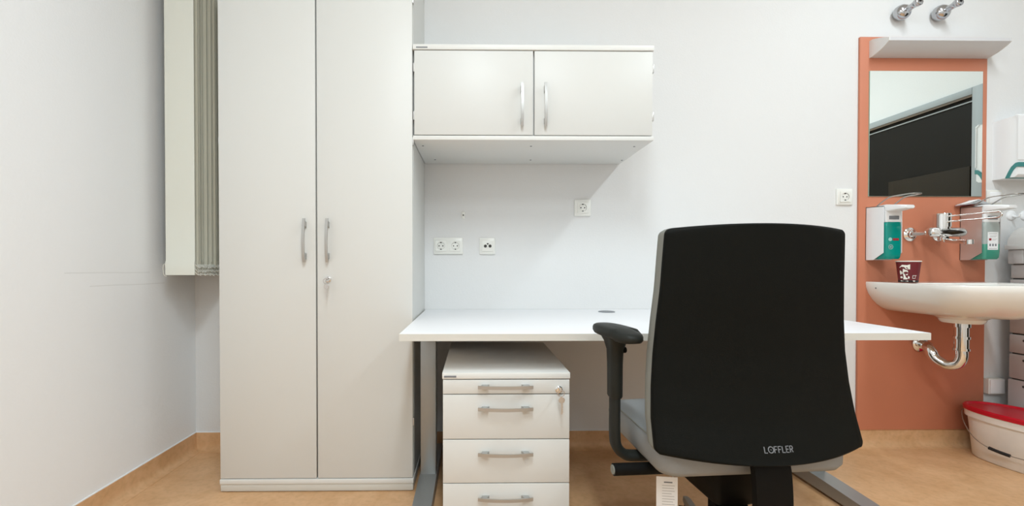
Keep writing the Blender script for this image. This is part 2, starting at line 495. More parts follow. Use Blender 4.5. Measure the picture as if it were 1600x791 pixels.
# ------------------------------------------------------------------ desk
D0 = -.2499; D1 = D0 + 1.7906; DF = 1.454; DTOP = .7176
t = thing('desk', 'long white desk with silver T-shaped legs against the back wall', 'desk', ((D0 + D1) / 2, DF + .4, 0))
b = MB(); b.box((D0, DF, DTOP - .025), (D1, DF + .795, DTOP), .0015); tt = b.build('tabletop', M['desktop'], t)
b = MB()
b.box((D0 - .0006, DF - .0012, DTOP - .0245), (D1 + .0006, DF, DTOP - .0008)); b.box((D0 - .0012, DF, DTOP - .0245), (D0, DF + .795, DTOP - .0008)); b.box((D1, DF, DTOP - .0245), (D1 + .0012, DF + .795, DTOP - .0008))
b.build('edge_band', M['deskedge'], tt)
b = MB(); b.lathe((.645, 2.122, DTOP), 'z', [(.04, -.003), (.04, .002), (.037, .003), (.034, .001)], 32); b.build('cable_grommet', M['grommet'], tt)
for xc in (-.195, 1.468):
    b = MB(); b.box((xc - .0325, 1.84, .06), (xc + .0325, 1.90, .625), .003); lg = b.build('leg', M['silver'], t)
    b = MB(); b.box((xc - .027, 1.845, .625), (xc + .027, 1.895, DTOP - .025), .002); b.build('leg_extension', M['silver'], lg)
    b = MB()
    b.loft([[(xc - .036, y, .012), (xc + .036, y, .012), (xc + .036, y, zt), (xc - .036, y, zt)] for y, zt in ((1.47, .048), (1.6, .054), (1.80, .062), (1.94, .062), (2.19, .05))])
    b.build('foot', M['silver'], lg)
    for y in (1.50, 2.16):
        b = MB(); b.cyl((xc, y, 0), 'z', .022, 0, .013); b.build('foot_pad', M['rubber'], lg)
b = MB(); b.box((-.17, 1.852, .655), (1.44, 1.888, DTOP - .025), .002); b.build('crossbar', M['silver'], t)
for x0 in (-.16, 1.40):
    b = MB(); b.box((x0, 1.55, DTOP - .035), (x0 + .03, 2.2, DTOP - .025)); b.build('support_rail', M['silver'], t)
for x0 in (.335, .385):
    b = MB(); b.box((x0, 1.52, DTOP - .036), (x0 + .035, 1.60, DTOP - .025), .002); b.build('mounting_clip', M['under_tray'], t)

# ------------------------------------------------------------------ drawer pedestal
P0 = -.1076; P1 = P0 + .43; PF = 1.4666
t = thing('drawer_pedestal', 'light grey mobile pedestal with four drawers standing under the desk', 'drawer unit', ((P0 + P1) / 2, PF + .29, 0))
b = MB()
b.box((P0, PF + .02, .05), (P0 + .018, PF + .575, .5613)); b.box((P1 - .018, PF + .02, .05), (P1, PF + .575, .5613))
b.box((P0 + .018, PF + .557, .05), (P1 - .018, PF + .575, .5613)); b.box((P0 + .018, PF + .025, .05), (P1 - .018, PF + .557, .066)); b.box((P0 + .018, PF + .03, .54), (P1 - .018, PF + .557, .5613))
b.build('body', M['laminate'], t)
b = MB(); b.box((P0 - .001, PF - .001, .5625), (P1 + .001, PF + .578, .584), .0025); b.build('top_board', M['edge'], t)
b = MB(); b.box((-.102, PF - .0025, .5685), (-.061, PF - .001, .5745)); b.build('maker_strip', M['grey_print'], t)
for z0, z1, hz in ((.5125, .5595, .5385), (.3600, .5095, .4650), (.2110, .3570, .3130), (.0600, .2080, .1630)):
    b = MB(); b.box((P0 + .0015, PF, z0), (P1 - .0015, PF + .019, z1), .0016); dr = b.build('drawer', M['laminate'], t)
    bow_handle(dr, (.104, PF, hz), 'x', .184, .026, .011, .005)
b = MB(); b.lathe((.285, PF, .527), '-y', [(.012, 0), (.012, .003), (.009, .005), (.008, .010)], 20); lk = b.build('lock', M['chrome'], t)
key_mesh(.287, PF - .008, .527, .06).build('key', M['steel_matt'], lk)
for x in (P0 + .05, P1 - .05):
    for y in (PF + .07, PF + .50):
        b = MB()
        b.cyl((x - .008, y, .022), 'x', .022, -.007, .007, 20); b.cyl((x + .008, y, .022), 'x', .022, -.007, .007, 20); b.box((x - .012, y - .012, .022), (x + .012, y + .012, .05), .003)
        b.build('caster', M['rubber'], t)


# ------------------------------------------------------------------ office chair
CC = (.72, 1.30); CT = math.radians(4)
chair = thing('office_chair', 'black-backed swivel chair with grey upholstery standing at the desk', 'chair', (CC[0], CC[1], 0), CT)
XF = WORLD[chair.name].copy()          # chair-local (u, v, z) -> world
TAB = [(.468, -.207, .281), (.481, -.201, .281), (.555, -.179, .279), (.635, -.167, .273), (.718, -.162, .266), (.803, -.165, .259), (.887, -.172, .252), (.954, -.176, .249), (1.033, -.181, .245), (1.046, -.182, .244)]


def interp(z, k):
    if z <= TAB[0][0]: return TAB[0][k]
    for a, c in zip(TAB, TAB[1:]):
        if z <= c[0]:
            s = (z - a[0]) / (c[0] - a[0]); return a[k] + (c[k] - a[k]) * s
    return TAB[-1][k]


Z0, Z1 = .472, 1.041


def back_pt(f, g, off=0.0, shrink=0.0, rc=.016):
    """f -1..1 across, g 0..1 up; off = distance towards the sitter"""
    z = Z0 + (Z1 - Z0) * g
    W = interp(z, 2)
    d = min(z - Z0, Z1 - z)
    if d < rc: W -= rc - math.sqrt(max(0, rc * rc - (rc - d) ** 2))
    W -= shrink
    arch = (.010 * g ** 3 - .012 * (1 - g) ** 3) * (1 - f * f)
    v = interp(z, 1) - .058 * (1 - f * f) * (.75 + .25 * (1 - g)) + off
    zz = z + arch
    if shrink: zz = zz + (shrink if g < .5 else -shrink) * abs(2 * g - 1)
    return (f * W, v, zz)


def back_sheet(off0, off1, sh0, sh1, mid=None, nf=24):
    gs = sorted(set([i / 28 for i in range(29)] + [.003, .008, .016, .024, .976, .984, .992, .997]))
    fs = [-1 + 2 * i / nf for i in range(nf + 1)]
    layers = [(off0, sh0)] + (mid or []) + [(off1, sh1)]
    bm = MB(XF); grids = []
    for o_, s_ in layers:
        grids.append([[bm.bm.verts.new(back_pt(f, g, o_, s_)) for f in fs] for g in gs])
    for gr in (grids[0], grids[-1]):
        for i in range(len(gs) - 1):
            for j in range(nf): bm.bm.faces.new((gr[i][j], gr[i][j + 1], gr[i + 1][j + 1], gr[i + 1][j]))
    for a, c in zip(grids, grids[1:]):
        n = len(gs)
        ring = [(0, j) for j in range(nf + 1)] + [(i, nf) for i in range(1, n)] + [(n - 1, j) for j in range(nf - 1, -1, -1)] + [(i, 0) for i in range(n - 2, 0, -1)]
        for k in range(len(ring)):
            p, q = ring[k], ring[(k + 1) % len(ring)]
            bm.bm.faces.new((a[p[0]][p[1]], a[q[0]][q[1]], c[q[0]][q[1]], c[p[0]][p[1]]))
    return bm


shell = back_sheet(.0, .014, .003, .0, [(.003, 0.0)]).build('back_shell', M['black_plastic'], chair, smooth=50)
back_sheet(.0142, .062, .001, .014, [(.03, 0.0), (.052, .003), (.059, .008)]).build('backrest', M['fabric'], chair, smooth=60)

# lettering on the shell: L, ring with dot, F, F, L, E, R
U0, LZ, LH, LWD = -.0335, .4905, .0135, .0068
glyphs = {'L': [[(0, 1), (0, 0), (1, 0)]], 'F': [[(0, 0), (0, 1), (1, 1)], [(0, .52), (.85, .52)]], 'E': [[(1, 0), (0, 0), (0, 1), (1, 1)], [(0, .5), (.85, .5)]],
          'R': [[(0, 0), (0, 1), (.7, 1), (1, .86), (1, .62), (.7, .48), (0, .48)], [(.55, .48), (1, 0)]],
          'O': [[(.5 + .78 * math.cos(2 * PI * k / 20), .5 + .5 * math.sin(2 * PI * k / 20)) for k in range(21)], [(.38, .5), (.62, .5)]]}
b = MB(XF)
uu = U0
for ch in 'LOFFLER':
    wd = LWD * (1.25 if ch == 'O' else 1)
    for st in glyphs[ch]:
        pts = []
        for px_, pz_ in st:
            u = uu + px_ * wd; z = LZ + pz_ * LH
            W = interp(z, 2); g = (z - Z0) / (Z1 - Z0)
            g = g + .012 * (1 - g) ** 3 * (1 - (u / W) ** 2) / (Z1 - Z0)
            p = back_pt(u / W, g); pts.append((u, p[1] - .0012, z))
        b.strap(pts, (0, 1, 0), .0016, .0019)
    uu += LWD + .0034 + (.003 if ch == 'O' else 0)
    if ch == 'L' and uu < U0 + .02: uu += .002
b.build('lettering', M['grey_print'], shell)

# seat
b = MB(XF)
loops = []
def seat_loop(w, v0, v1, z, rr=.06, dip=0.0):
    pts = rrect(0, (v0 + v1) / 2, 2 * w, v1 - v0, rr, 6)
    return [(x * (1 - .06 * max(0, (y - v0) / (v1 - v0))), y, z - dip * max(0, (y - .16) / .1) ** 2 if y > .16 else z) for x, y in pts]
for w_, v0, v1, z in ((.232, -.16, .20, .401), (.250, -.182, .225, .405), (.258, -.190, .238, .42), (.260, -.190, .244, .455), (.255, -.184, .242, .474), (.250, -.178, .236, .480), (.247, -.174, .232, .4805), (.236, -.162, .224, .486), (.20, -.13, .19, .492), (.10, -.05, .10, .493)):
    loops.append(seat_loop(w_, v0, v1, z, min(.045, w_ * .5), .02))
b.loft(loops); seat = b.build('seat', M['seatfabric'], chair, smooth=60)
b = MB(XF)
pp = seat_loop(.2515, -.180, .237, .4805, .045, .02); b.tube(pp + [pp[0]], .0022, 6, cap=False); b.build('piping', M['fabric'], seat)

# armrests: pad, sleeve, lower bracket
def arm(s, u0, dv):
    b = MB(XF); loops = []
    for zz, k in ((.738, .80), (.741, .94), (.748, 1.0), (.757, 1.0), (.763, .96), (.767, .86), (.7685, .5)):
        L = []
        for i in range(36):
            a = 2 * PI * i / 36; c_, s_ = math.cos(a), math.sin(a)
            ww = .043 * k; ll = .112 * k
            x = math.copysign(abs(c_) ** .75, c_) * ww; y = math.copysign(abs(s_) ** .75, s_) * ll
            ca, sa = math.cos(math.radians(6 * -s)), math.sin(math.radians(6 * -s))
            L.append((u0 + s * -.004 + x * ca - y * sa, -.0 + dv + x * sa + y * ca, zz - .006 * (y < -.06)))
        loops.append(L)
    b.loft(loops); ar = b.build('arm_pad', M['black_arm'], chair, smooth=60)
    b = MB(XF)
    b.loft([[(u0 + x, dv + y - .0, z) for x, y in rrect(0, 0, w_, d_, min(w_, d_) * .42, 5)] for z, w_, d_ in ((.562, .032, .046), (.567, .0365, .050), (.66, .037, .052), (.70, .039, .058), (.724, .050, .080), (.74, .064, .108))])
    b.build('arm_sleeve', M['black_arm'], ar, smooth=60)
    b = MB(XF); b.lathe((u0 + .0185, dv - .016, .702), 'x', [(.009, 0), (.009, .006), (.007, .008)], 14); b.build('arm_button', M['black_deep'], ar)
    path = smoothpath([(u0, dv, .60), (u0, dv, .54), (u0, dv, .455), (u0 - s * .005, dv, .42), (u0 - s * .025, dv, .396), (u0 - s * .06, dv, .388), (u0 - s * .20, dv, .388)], 5)
    b = MB(XF); b.tube(path, .0150, 14, ry=1.5); b.build('arm_bracket', M['black_arm'], chair, smooth=60)
arm(-1, -.312, -.012)
arm(1, .285, .03)

# under-seat mechanism, back bar, gas lift, star base
b = MB(XF)
b.loft([[(x, y, z) for x, y in rrect(.0, -.01, w_, d_, .02, 4)] for z, w_, d_ in ((.27, .09, .16), (.30, .15, .24), (.36, .19, .28), (.404, .20, .30))])
b.build('mechanism', M['black_deep'], chair)
b = MB(XF)
b.strap(smoothpath([(-.006, -.222, .475), (-.006, -.238, .44), (-.005, -.243, .34), (-.006, -.225, .27), (-.004, -.17, .235), (.006, -.06, .26)], 5), (1, 0, 0), .094, .018)
b.build('back_bar', M['black_deep'], chair)
b = MB(XF); b.tube([(-.345, -.085, .384), (-.12, -.085, .384)], .0165, 20); rod = b.build('tension_lever', M['black_deep'], chair)
b = MB(XF); b.tube([(-.348, -.085, .384), (-.3445, -.085, .384)], .0125, 20); b.build('end_cap', M['fabric'], rod)
b = MB(XF); b.cyl((0, 0, 0), 'z', .026, .09, .20, 24); b.cyl((0, 0, 0), 'z', .015, .20, .29, 20); b.build('gas_lift', M['black_deep'], chair)
hubb = MB(XF); hubb.lathe((0, 0, 0), 'z', [(.03, .07), (.045, .075), (.045, .115), (.032, .125)], 24); hubb.build('base_hub', M['silver'], chair)
for k in range(5):
    a = math.radians(-70 + 72 * k); ca, sa = math.cos(a), math.sin(a)
    b = MB(XF)
    lp = []
    for r_, w_, z0, z1 in ((.03, .036, .078, .115), (.15, .032, .078, .108), (.28, .026, .072, .094), (.315, .020, .07, .086)):
        lp.append([(ca * r_ - sa * q, sa * r_ + ca * q, z) for q, z in ((-w_ / 2, z0), (w_ / 2, z0), (w_ / 2 * .8, z1), (-w_ / 2 * .8, z1))])
    b.loft(lp); ba = b.build('base_arm', M['silver'], chair)
    b = MB(XF)
    cx_, cy_ = ca * .30, sa * .30
    for q in (-.014, .014):
        b.tube([(cx_ - sa * (q - .008) * 1, cy_ + ca * (q - .008), .027), (cx_ - sa * (q + .008), cy_ + ca * (q + .008), .027)], .027, 20)
    b.cyl((cx_, cy_, 0), 'z', .008, .03, .078, 12)
    b.build('caster', M['rubber'], ba)
# hang tag
b = MB()
b.loft([[(.507 + dx, 1.205 + dy, z) for dx, dy in ((0, 0), (.056, -.008), (.056, -.0072), (0, .0008))] for z, in ((.252,), (.358,))], True, True)
tg = b.build('hang_tag', M['label'], chair)
b = MB(); b.tube([(.553, 1.203, .343), (.551, 1.2, .375), (.549, 1.21, .41)], .0009, 6); b.build('string', M['label'], tg)
b = MB()
for z, x0, x1 in [(.333 - .0075 * k, .015, (.048, .046, .048, .040, .047, .048, .044, .048, .042, .048)[k]) for k in range(10)]:
    y0 = 1.205 - .008 * x0 / .056; y1 = 1.205 - .008 * x1 / .056
    hgt = .0014
    b.loft([[(.507 + x0, y0 - .0004, z), (.507 + x1, y1 - .0004, z), (.507 + x1, y1 + .0002, z), (.507 + x0, y0 + .0002, z)], [(.507 + x0, y0 - .0004, z + hgt), (.507 + x1, y1 - .0004, z + hgt), (.507 + x1, y1 + .0002, z + hgt), (.507 + x0, y0 + .0002, z + hgt)]])
b.build('printed_text', M['faint_print'], tg)
b = MB(); y0, y1 = 1.205 - .008 * .020 / .056, 1.205 - .008 * .042 / .056
b.loft([[(.507 + .020, y0 - .0004, z), (.507 + .042, y1 - .0004, z), (.507 + .042, y1 + .0002, z), (.507 + .020, y0 + .0002, z)] for z in (.341, .3445)])
b.build('printed_title', M['grey_print'], tg)


# ------------------------------------------------------------------ vertical blind
SB = .902
t = thing('vertical_blind', 'cream vertical blind gathered in the corner left of the wardrobe', 'blind', (-1.30, 2.05, SB))
NS = 21
for k in range(NS):
    y = 1.952 + k * .0132
    j = 0 if k == 0 else random.uniform(-.012, .009)
    x0, x1 = -1.3655 + j, -1.2375 + j
    th = .0009 if k else .0012
    tilt = 0 if k == 0 else random.uniform(-.004, .004)
    b = MB(); lp = []
    for z in (2.46, 2.0, 1.5, 1.2, .965, .961, SB + .002, SB):
        tk = th + (.0032 if z < .963 else 0)
        bow = [.0, .0016, .002, .0016, 0]
        xs = [x0 + (x1 - x0) * q / 4 for q in range(5)]
        f_ = [(xs[q], y - tk - bow[q] + tilt * (q - 2) / 2, z) for q in range(5)]
        r_ = [(xs[q], y + tk - bow[q] + tilt * (q - 2) / 2, z) for q in range(4, -1, -1)]
        lp.append(f_ + r_)
    b.loft(lp)
    b.build('slat', M['slat'] if k == 0 else M['slat_shade'], t, smooth=50)
b = MB(); b.box((-1.325, 1.0, 2.46), (-1.28, 2.235, 2.50), .003); b.box((WL, 1.2, 2.475), (-1.30, 1.23, 2.505)); b.box((WL, 2.1, 2.475), (-1.30, 2.13, 2.505)); b.build('headrail', M['white_plastic'], t)
for sx in (-1.3675, -1.2355):
    b = MB()
    for k in range(NS - 1):
        y = 1.952 + k * .0132
        for z0, dz in ((.948, .012 + random.uniform(0, .006)), (.930, .012 + random.uniform(0, .01)), (.914, .012 + random.uniform(0, .008))):
            if sx < -1.3 and z0 < .94: continue
            jx = random.uniform(-.003, .004)
            b.tube(smoothpath([(sx, y - .003, z0), (sx + jx + (.012 if sx > -1.3 else -.006), y + .0066, z0 - dz), (sx + .002, y + .0162, z0)], 3), .0019, 5)
    if sx > -1.3:
        pass
    else:
        b.tube(smoothpath([(sx, 1.95, .952), (sx - .006, 1.946, .945), (sx - .005, 1.946, .91), (sx, 1.95, .898), (sx + .008, 1.95, .897)], 4), .0014, 5)
    b.build('bead_chain', M['chain'], t)


# ------------------------------------------------------------------ sockets and plates on the back wall
def plate(b, x0, x1, z0, z1, y=WY, d=.009):
    cx_, cz_ = (x0 + x1) / 2, (z0 + z1) / 2
    b.loft([[(px_, yy, pz_) for px_, pz_ in rrect(cx_, cz_, x1 - x0 - 2 * q, z1 - z0 - 2 * q, .005, 3)] for yy, q in ((y, 0), (y - d + .002, .0005), (y - d, .003))])


def schuko(parent, x, z, y=WY - .009):
    n = 40
    b = MB(); sq, ci = [], []
    h = .0275
    for i in range(n):
        a = 2 * PI * i / n; c_, s_ = math.cos(a), math.sin(a); k = h / max(abs(c_), abs(s_))
        sq.append((c_ * k, s_ * k)); ci.append((c_ * .0200, s_ * .0200))
    L = [[(x + a, y + .001, z + c) for a, c in sq], [(x + a * .985, y - .0035, z + c * .985) for a, c in sq], [(x + a, y - .0035, z + c) for a, c in ci]]
    b.loft(L, True, False); ins = b.build('socket_insert', M['socket'], parent)
    b = MB(); b.loft([[(x + a, y - .0034, z + c) for a, c in ci], [(x + a * .95, y + .0004, z + c * .95) for a, c in ci]], False, True); b.build('socket_well', M['socket_well'], ins)
    b = MB()
    for dx in (-.0095, .0095): b.lathe((x + dx, y + .0003, z), '-y', [(.0031, 0), (.0031, .0006)], 12)
    for dz in (-.0172, .0172): b.box((x - .003, y - .0032, z + dz - .0022), (x + .003, y + .0003, z + dz + .0022))
    b.build('contacts', M['hole'], ins)


def wall_item(name, label, cat, x0, x1, z0, z1, y=WY, d=.009, group=None, m='socket', frame='frame'):
    t = thing(name, label, cat, ((x0 + x1) / 2, y, (z0 + z1) / 2), 0, group)
    b = MB(); plate(b, x0, x1, z0, z1, y, d); b.build(frame, M[m], t)
    return t


t = wall_item('wall_socket', 'single white socket on the wall below the right side of the wall cabinet', 'socket', .5145, .5995, 1.1985, 1.2835); schuko(t, .557, 1.241)
t = wall_item('wall_socket', 'single white socket beside the orange board', 'socket', 1.877, 1.962, 1.2575, 1.3425); schuko(t, 1.9195, 1.30)
t = wall_item('double_socket', 'double white socket on the wall above the left end of the desk', 'socket', -.210, -.059, 1.002, 1.087)
schuko(t, -.1715, 1.0445); schuko(t, -.0975, 1.0445)
t = wall_item('antenna_socket', 'white aerial socket with two round ports above the desk', 'socket', .026, .107, 1.001, 1.086)
b = MB(); b.box((.0385, WY - .0125, 1.0155), (.0945, WY - .008, 1.0715), .0015); ins = b.build('socket_insert', M['socket'], t)
for x, z, r in ((.056, 1.0435, .0078), (.080, 1.0435, .0078), (.068, 1.055, .0042)):
    b = MB(); b.lathe((x, WY - .0124, z), '-y', [(r, 0), (r, .0015), (r * .6, .0018), (r * .55, .0005)], 18); b.build('port', M['dark_gap'], ins)
t = wall_item('cable_outlet', 'tiny white wall plate with one hole above the double socket', 'outlet', -.0655, -.0485, 1.184, 1.221, WY, .006)
b = MB(); b.lathe((-.057, WY - .006, 1.2025), '-y', [(.0035, 0), (.0035, .0006)], 12); b.build('hole', M['hole'], t)
t = wall_item('light_switch', 'white light switch right of the mirror above the soap dispenser', 'switch', 2.667, 2.748, 1.258, 1.338)
b = MB(); b.box((2.678, WY - .013, 1.2695), (2.737, WY - .008, 1.3265), .002); b.build('rocker', M['white_plastic'], t)
t = wall_item('junction_box', 'small blank white box low on the wall above the bucket', 'junction box', 2.662, 2.748, .276, .358, WY, .03)
b = MB(); b.box((2.667, WY - .034, .281), (2.743, WY - .029, .353), .002); b.build('cover', M['white_plastic'], t)

# ------------------------------------------------------------------ orange board, mirror, mirror lamp
OB0, OB1, OBZ0, OBZ1 = 1.9898, 2.6559, .0885, 2.1238
OY = WY - .012
b = MB(); b.box((OB0, OY, OBZ0), (OB1, WY - .0008, OBZ1), .001)
tag(b.build('splash_board', M['orange']), 'tall terracotta orange board on the wall behind the washbasin', 'panel')
t = thing('mirror', 'rectangular frameless mirror on the orange board', 'mirror', (2.33, OY, 1.62))
b = MB(); b.box((2.036, OY - .005, 1.3014), (2.6281, OY, 1.9472)); b.build('glass_edge', M['mirror_edge'], t)
b = MB(); b.box((2.037, OY - .0056, 1.3024), (2.6271, OY - .0052, 1.9462)); b.build('mirror_face', M['mirror'], t)

t = thing('mirror_lamp', 'unlit white lamp with curved underside mounted above the mirror', 'lamp', (2.34, OY, 2.05))
prof = [(OY, 2.015), (OY - .022, 2.0175), (OY - .047, 2.0235), (OY - .07, 2.032), (OY - .09, 2.042), (OY - .106, 2.0525), (OY - .107, 2.067), (OY - .085, 2.078), (OY - .055, 2.089), (OY - .02, 2.100), (OY, 2.101)]
b = MB(); b.prism(prof, 'x', 2.042, 2.646); b.build('diffuser', M['lamp_lens'], t, smooth=30)
for x0, x1 in ((2.036, 2.042), (2.646, 2.652)):
    b = MB(); b.prism([(OY - (OY - y) * 1.015, z + (.001 if z > 2.08 else -.001)) for y, z in prof], 'x', x0, x1); b.build('end_cap', M['lamp_white'], t, smooth=30)

# coat hooks
for hx, lab in ((2.190, 'left chrome wall hook above the mirror lamp'), (2.393, 'right chrome wall hook above the mirror lamp')):
    t = thing('wall_hook', lab, 'hook', (hx, WY, 2.262), 0, 'chrome hooks above the mirror')
    b = MB(); b.lathe((hx, WY, 2.240), '-y', [(.024, 0), (.032, .008), (.0375, .018), (.0385, .028), (.036, .040), (.029, .050), (.017, .056), (.004, .058)], 28); b.build('rosette', M['hook_chrome'], t, smooth=60)
    b = MB(); pth = smoothpath([(hx + .004, WY - .045, 2.243), (hx + .009, WY - .066, 2.247), (hx + .012, WY - .086, 2.251), (hx + .014, WY - .106, 2.2545)], 4)
    b.tube(pth, [.016, .016, .0155, .0150, .0145, .0145, .0150, .0160, .0180, .020, .0210, .0210, .0175], 16)
    b.build('peg', M['hook_chrome'], t, smooth=60)
    b = MB(); b.lathe((hx + .014, WY - .1062, 2.2545), '-y', [(.0065, 0), (.0065, .001)], 14); b.build('bore', M['hole'], t)

# ------------------------------------------------------------------ washbasin
SX, SY1 = 2.325, OY
RIM = .860
def basin_loop(hw, depth, z, rr=.14, y1=SY1, bulge=.0, n=9):
    """D-shaped loop: flat back at y1, rounded front corners"""
    y0 = y1 - depth
    pts = [(SX - hw, y1), (SX - hw, y0 + rr)]
    for i in range(1, n):
        a = PI + (PI / 2) * i / n; pts.append((SX - hw + rr + rr * math.cos(a), y0 + rr + rr * math.sin(a)))
    for i in range(9):
        f_ = i / 8; x = SX - hw + rr + (2 * hw - 2 * rr) * f_; pts.append((x, y0 - bulge * (1 - (2 * f_ - 1) ** 2)))
    for i in range(1, n):
        a = 1.5 * PI + (PI / 2) * i / n; pts.append((SX + hw - rr + rr * math.cos(a), y0 + rr + rr * math.sin(a)))
    pts += [(SX + hw, y0 + rr), (SX + hw, y1)]
    return [(x, y, z) for x, y in pts]
def basin_in(hw, ya, yb, z, rr, n=9):
    """inner bowl loop with the same vertex count, rounded at the back too"""
    out = basin_loop(hw, ya - yb, z, rr, ya, .012, n)
    return out
t = thing('washbasin', 'white ceramic washbasin mounted on the orange board', 'washbasin', (SX, OY - .2, RIM - .15))
lp = []
for hw, zz in ((.10, .706), (.14, .707), (.18, .713), (.212, .727), (.238, .745), (.262, .770), (.282, .800), (.2935, .830), (.296, .854)):
    lp.append(basin_loop(hw, .47 - (.296 - hw) * .85, zz, min(.15, hw * .62), bulge=.025))
lp.append(basin_loop(.294, .467, RIM, .148, bulge=.025)); lp.append(basin_loop(.286, .458, RIM + .001, .14, bulge=.025))
for hw, ya, yb, z, rr in ((.255, OY - .115, OY - .43, RIM - .002, .12), (.248, OY - .122, OY - .422, RIM - .012, .12), (.225, OY - .14, OY - .40, .79, .11), (.17, OY - .17, OY - .34, .757, .08), (.05, OY - .21, OY - .26, .747, .024)):
    lp.append(basin_in(hw, ya, yb, z, rr))
b = MB(); b.loft(lp); b.build('basin', M['ceramic'], t, smooth=50)
DX, DYY = 2.288, 2.0
b = MB(); b.lathe((DX, DYY + .02, .68), 'z', [(.070, -.004), (.076, .002), (.080, .014), (.11, .030), (.13, .036)], 28); b.build('drain_boss', M['ceramic'], t)
b = MB(); b.box((2.075, OY - .4685, .835), (2.0751, OY - .4684, .836)); b.bm.clear()
b.lathe((2.0318, 2.185, .830), '-x', [(.0045, 0), (.0045, .0006)], 10); b.build('maker_mark', M['grey_print'], t)

# drain trap
t = thing('drain_trap', 'curved chrome drain trap pipe below the washbasin', 'pipe', (DX, 2.1, .5))
PY = 2.02; PX = 2.288
b = MB(); b.cyl((PX, PY, 0), 'z', .0255, .545, .672, 24); b.cyl((PX, PY, 0), 'z', .030, .60, .612, 24); b.cyl((PX, PY, 0), 'z', .031, .655, .674, 24); b.cyl((PX, PY, 0), 'z', .029, .545, .556, 24); b.build('down_pipe', M['chrome'], t)
b = MB(); b.tube(smoothpath([(PX, PY, .55), (PX, PY, .51), (PX - .008, PY + .012, .478), (PX - .025, PY + .04, .468), (PX - .04, PY + .07, .485), (PX - .045, PY + .085, .503), (PX - .045, PY + .092, .518), (PX - .042, PY + .105, .530), (PX - .03, PY + .125, .536), (PX - .0, PY + .16, .537)], 6), .022, 20); b.build('trap_bend', M['chrome'], t, smooth=60)
b = MB(); b.tube([(PX - .0, PY + .155, .537), (PX + .024, OY - .0115, .537)], .0225, 20); b.build('wall_pipe', M['chrome'], t)
b = MB(); b.lathe((PX + .026, OY - .001, .537), '-y', [(.042, 0), (.041, .006), (.033, .014), (.024, .017)], 28); b.build('rosette', M['chrome'], t)

# ------------------------------------------------------------------ faucet
FZ = 1.105
t = thing('wall_faucet', 'chrome wall-mounted mixer tap with long wire elbow lever', 'faucet', (2.33, OY, FZ))
for x in (2.255, 2.405):
    b = MB(); b.lathe((x, OY, FZ), '-y', [(.036, 0), (.035, .006), (.027, .012), (.023, .014), (.021, .020), (.014, .022)], 28); b.build('rosette', M['chrome'], t)
    b = MB(); b.tube(smoothpath([(x, OY - .015, FZ), (x + (.018 if x < 2.33 else -.01), OY - .045, FZ), (x + (.03 if x < 2.33 else -.015), OY - .085, FZ + .004)], 4), .011, 14); b.build('union', M['chrome'], t)
BY = OY - .085
b = MB(); b.tube([(2.262, BY, FZ + .005), (2.268, BY, FZ + .005), (2.274, BY, FZ + .005), (2.428, BY, FZ + .005), (2.440, BY, FZ + .005), (2.446, BY, FZ + .005)], [.014, .021, .024, .024, .021, .012], 24); b.build('body', M['chrome'], t, smooth=45)
b = MB(); b.cyl((2.335, BY, 0), 'z', .030, FZ + .02, FZ + .03); b.cyl((2.335, BY, 0), 'z', .0335, FZ + .03, FZ + .094, 28); b.lathe((2.335, BY, FZ + .094), 'z', [(.0335, 0), (.032, .004), (.02, .005)], 28); b.build('cartridge', M['chrome'], t)
b = MB()
lx = 2.335
b.tube(smoothpath([(lx + .01, BY - .03, FZ + .083), (lx + .012, BY - .12, FZ + .082), (lx + .01, BY - .22, FZ + .082), (lx + .004, BY - .242, FZ + .076), (lx - .0, BY - .246, FZ + .066), (lx + .006, BY - .236, FZ + .056), (lx + .01, BY - .20, FZ + .056), (lx + .012, BY - .12, FZ + .056), (lx + .01, BY - .03, FZ + .057)], 5), .0038, 10)
b.build('lever', M['chrome'], t, smooth=60)
b = MB(); b.cyl((2.335, BY, 0), 'z', .016, FZ - .036, FZ - .012); b.tube(smoothpath([(2.335, BY, FZ - .028), (2.335, BY - .02, FZ - .036), (2.335, BY - .07, FZ - .044), (2.335, BY - .12, FZ - .047)], 4), .0105, 14); b.build('spout', M['chrome'], t, smooth=60)
b = MB(); b.cyl((2.335, BY - .122, 0), 'z', .0135, FZ - .060, FZ - .039, 20); b.build('aerator', M['chrome'], t)
b = MB(); b.lathe((2.335, BY - .012, FZ - .028), '-y', [(.018, 0), (.018, .006), (.012, .009), (.010, .014)], 20); b.build('diverter_knob', M['chrome'], t)

